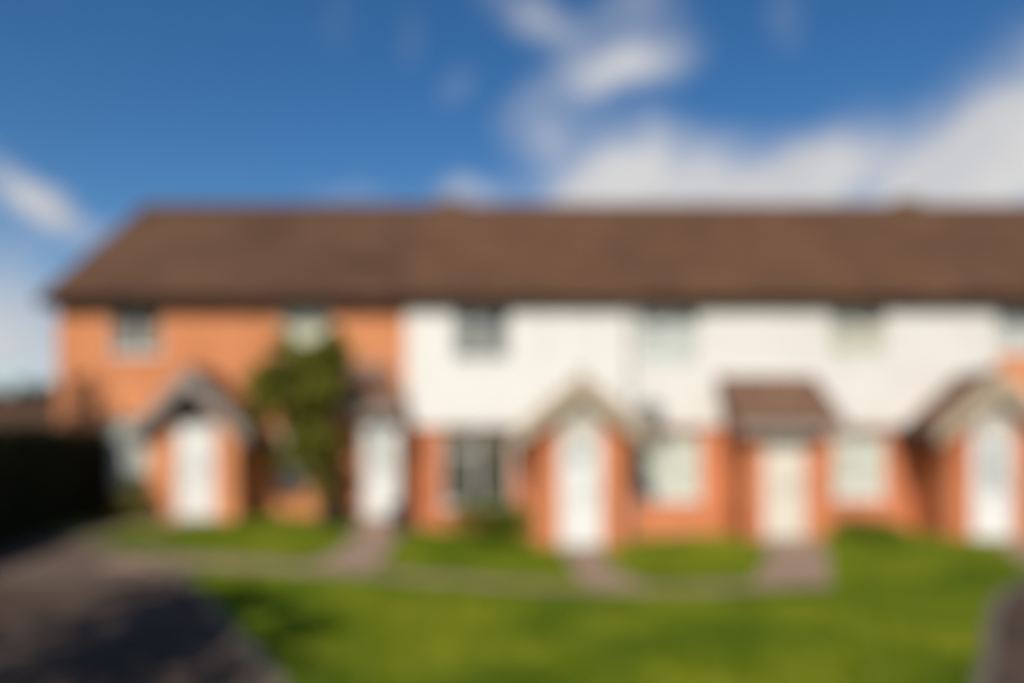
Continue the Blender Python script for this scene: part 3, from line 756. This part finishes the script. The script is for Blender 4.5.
# taller broadleaf tree beside the camera, out of the picture: it shades the drive
def big_tree(x, y, h, label, seed, rad, per=48):
    rng = random.Random(seed); z = gz(x, y)
    o = empty('broadleaf_tree', (x, y, z)); tag(o, label, 'tree')
    k = MB(); limb(k, [(x, y, z-.2), (x+.05, y, z+h*.25), (x-.05, y+.05, z+h*.5), (x, y, z+h*.85)], .2, .05)
    c = MB(); blobs = []
    for i in range(11):
        a = 6.28*i/11 + rng.random()*.5; rr = rad*rng.uniform(.3, .8); zz = z + h*rng.uniform(.45, .85)
        e = (x+rr*math.cos(a), y+rr*math.sin(a), zz)
        limb(k, [(x, y, z+h*.35), (x+rr*.5*math.cos(a), y+rr*.5*math.sin(a), (z+h*.35+zz)/2+.2), e], .08, .02)
        blobs.append((e, (rad*.5, rad*.5, h*.17), 16))
    blobs.append(((x, y, z+h*.82), (rad*.55, rad*.55, h*.16), 16))
    clumps(c, blobs, rng, per, .15)
    k.build('trunk', M['bark'], o); c.build('crown', M['leaf'], o, fix=False)
big_tree(-4.75, CY + 1.5, 6.0, 'broadleaf tree standing on the verge beside the drive, shading it', 41, 1.75, 8)

big_tree(-11.6, -6.0, 7.1, 'tall broadleaf tree behind the dark hedge, shading the end house', 43, 2.6)

# far row of trees, one mass, and a tiled outbuilding beyond the hedge
rng = random.Random(51); m = MB()
x = -130.0
while x < -8:
    h = rng.uniform(9, 11.5); y = 78 + rng.uniform(-5, 5)
    for i in range(3):
        leaves(m, (x + rng.uniform(-2, 2), y, h*rng.uniform(.35, .72)), (rng.uniform(2.5, 4), 3, h*.3), 260, .6, rng, .5)
    x += rng.uniform(2.5, 4.2)
tag(m.build('woodland', M['leaf_far'], fix=False), kind='stuff')

ox, oy_ = -24.5, 19.0
ob = empty('garage', (ox, oy_, 0)); tag(ob, 'brick garage with a brown tiled roof beyond the dark hedge', 'garage')
x0, x1, y0, y1, e, r_ = -33.0, -15.5, 19.0, 26.0, 2.3, 4.35
b = MB()
b.quad((x0,y0,-.3),(x1,y0,-.3),(x1,y0,e),(x0,y0,e)); b.quad((x0,y1,-.3),(x1,y1,-.3),(x1,y1,e),(x0,y1,e))
ym = (y0+y1)/2
for x in (x0, x1): b.quad((x,y0,-.3),(x,y1,-.3),(x,y1,e),(x,ym,r_-.05),(x,y0,e))
b.build('wall', M['far_brick'], ob)
b = MB(); courses(b, x0-.2, x1+.2, y0-.4, e-.15, ym, r_, 14, .025); courses(b, x0-.2, x1+.2, y1+.4, e-.15, ym, r_, 14, .025)
b.build('roof', M['far_tile'], ob, fix=False)
for k_ in range(5):
    b = MB(); xa = x0 + 1 + k_*3.3; b.box(xa, xa+2.3, y0-.06, y0-.003, 0, 2.0)
    for j in range(7): b.box(xa+.05, xa+2.25, y0-.075, y0-.061, .1+j*.27, .32+j*.27)
    b.build('door', M['timber_and_shade'], ob)

# ------------------------------------------------------------------ sky
world = bpy.data.worlds.new('World'); scene.world = world; world.use_nodes = True
nt = world.node_tree; bg = nt.nodes['Background']
sky = node(nt, 'ShaderNodeTexSky', sky_type='NISHITA')
sky.sun_disc = False; sky.sun_elevation = R(SUN_EL); sky.sun_rotation = R(180 + SUN_AZ)
sky.air_density = 1.0; sky.dust_density = .4; sky.ozone_density = 2.0
hs = node(nt, 'ShaderNodeHueSaturation'); hs.inputs['Saturation'].default_value = 1.34; hs.inputs['Hue'].default_value = .503; hs.inputs['Value'].default_value = 1.0
nt.links.new(sky.outputs[0], hs.inputs['Color'])
tc = node(nt, 'ShaderNodeTexCoord'); dirv = tc.outputs['Generated']
sep = node(nt, 'ShaderNodeSeparateXYZ'); nt.links.new(dirv, sep.inputs[0])
def math_(op, a, b=None, c=None):
    n = node(nt, 'ShaderNodeMath', operation=op)
    for i, v in enumerate((a, b, c)):
        if v is None: continue
        if hasattr(v, 'is_linked'): nt.links.new(v, n.inputs[i])
        else: n.inputs[i].default_value = v
    return n.outputs[0]
# bearing and elevation slope of the sky direction: clouds are masses at given bearings
hyp = math_('SQRT', math_('ADD', math_('MULTIPLY', sep.outputs[0], sep.outputs[0]), math_('MULTIPLY', sep.outputs[1], sep.outputs[1])))
bear = math_('ARCTAN2', sep.outputs[0], sep.outputs[1])
elev = math_('ARCTAN2', sep.outputs[2], hyp)
def sky_ang(px, py):
    u, v = (px - 512) / F, (455 - py) / F
    return math.atan2(u, 1), math.atan2(v, math.hypot(1, u))
wob = math_('SUBTRACT', noise(nt, dirv, 7.0, 5, .6), .5)
wob2 = math_('SUBTRACT', noise(nt, dirv, 11.0, 5, .6), .5)
bx = math_('MULTIPLY_ADD', wob, .10, bear); ez_ = math_('MULTIPLY_ADD', wob2, .08, elev)
clouds = [ # px, py, rx, ry, tilt, amount
    (640, 178, 82, 38, 0, 1.1), (575, 196, 48, 18, 0, .55), (745, 195, 100, 22, 0, .7), (815, 168, 75, 36, 8, .9), (1012, 163, 120, 55, 27, 1.25), (905, 205, 80, 22, 0, .4),
    (1105, 118, 105, 80, 15, 1.0),
    (632, 70, 50, 25, 8, .75), (570, 85, 50, 22, 20, .25), (538, 20, 48, 24, -20, .38), (635, 12, 45, 28, 0, .30), (553, 135, 32, 26, 0, .28),
    (457, 90, 26, 15, 25, .13), (405, 40, 18, 40, 0, .09), (338, 25, 20, 45, 0, .08), (790, 15, 22, 45, 0, .11),
    (35, 198, 52, 20, -28, .75), (80, 228, 38, 16, -30, .40), (10, 335, 95, 75, 0, .75), (935, 160, 50, 32, 25, .7), (462, 190, 30, 15, 0, .45), (350, 192, 42, 12, 0, .22),
    (-250, 150, 120, 50, 0, .8), (1500, 150, 200, 70, 0, .8)]
tot = None
for px, py, rx, ry, tl, am in clouds:
    b0, e0 = sky_ang(px, py); b1, _ = sky_ang(px + rx, py); _, e1 = sky_ang(px, py - ry)
    dx = math_('SUBTRACT', bx, b0); dy = math_('SUBTRACT', ez_, e0)
    c, s = math.cos(R(tl)), math.sin(R(tl))
    ux = math_('MULTIPLY', math_('ADD', math_('MULTIPLY', dx, c), math_('MULTIPLY', dy, s)), 1 / abs(b1 - b0))
    uy = math_('MULTIPLY', math_('SUBTRACT', math_('MULTIPLY', dy, c), math_('MULTIPLY', dx, s)), 1 / abs(e1 - e0))
    q = math_('ADD', math_('MULTIPLY', ux, ux), math_('MULTIPLY', uy, uy))
    w = math_('MULTIPLY', math_('EXPONENT', math_('MULTIPLY', q, -.95)), am)
    tot = w if tot is None else math_('ADD', tot, w)
fine = noise(nt, dirv, 16.0, 6, .6)
dens = math_('MULTIPLY_ADD', math_('MULTIPLY', tot, math_('MULTIPLY_ADD', fine, 1.5, .30)), 1.2, -.05)
cl = node(nt, 'ShaderNodeMath', operation='MULTIPLY', use_clamp=True); nt.links.new(dens, cl.inputs[0]); cl.inputs[1].default_value = .92
ccol = ramp(nt, noise(nt, dirv, 5.0, 3), [(.3, (5.4, 5.5, 5.9)), (.7, (7.5, 7.4, 7.3))])
nt.links.new(mixc(nt, cl.outputs[0], hs.outputs[0], ccol), bg.inputs['Color'])
bg.inputs['Strength'].default_value = .10

# ------------------------------------------------------------------ sun
sl = bpy.data.lights.new('sun', 'SUN'); sl.energy = 4.2; sl.angle = R(.53); sl.color = (1.0, .93, .82)
so = bpy.data.objects.new('sun', sl); col.objects.link(so)
sd = Vector((-math.sin(R(SUN_AZ))*math.cos(R(SUN_EL)), -math.cos(R(SUN_AZ))*math.cos(R(SUN_EL)), math.sin(R(SUN_EL))))
so.rotation_euler = sd.to_track_quat('Z', 'Y').to_euler(); so.location = (-10, -30, 25)

# ------------------------------------------------------------------ camera: a fast lens focused far too near, so the whole street is soft
cd = bpy.data.cameras.new('camera'); cd.sensor_width = 36; cd.lens = F * 36 / 1024; cd.shift_y = (455 - 341.5) / 1024
cd.clip_start = .05; cd.clip_end = 3000
cam = bpy.data.objects.new('camera', cd); col.objects.link(cam); cam.location = (0, CY, CH); cam.rotation_euler = (R(90), 0, 0)
FD = .5
cd.dof.use_dof = BLUR_PX > 0; cd.dof.focus_distance = FD
if BLUR_PX > 0: cd.dof.aperture_fstop = (cd.lens / 1000) / (FD * BLUR_PX / F)
scene.camera = cam

scene.view_settings.view_transform = 'Standard'; scene.view_settings.look = 'None'
scene.view_settings.exposure = 0.0; scene.view_settings.gamma = 1.0; scene.view_settings.use_curve_mapping = False
scene.render.engine = 'CYCLES'
scene.cycles.use_denoising = True
scene.cycles.max_bounces = 6
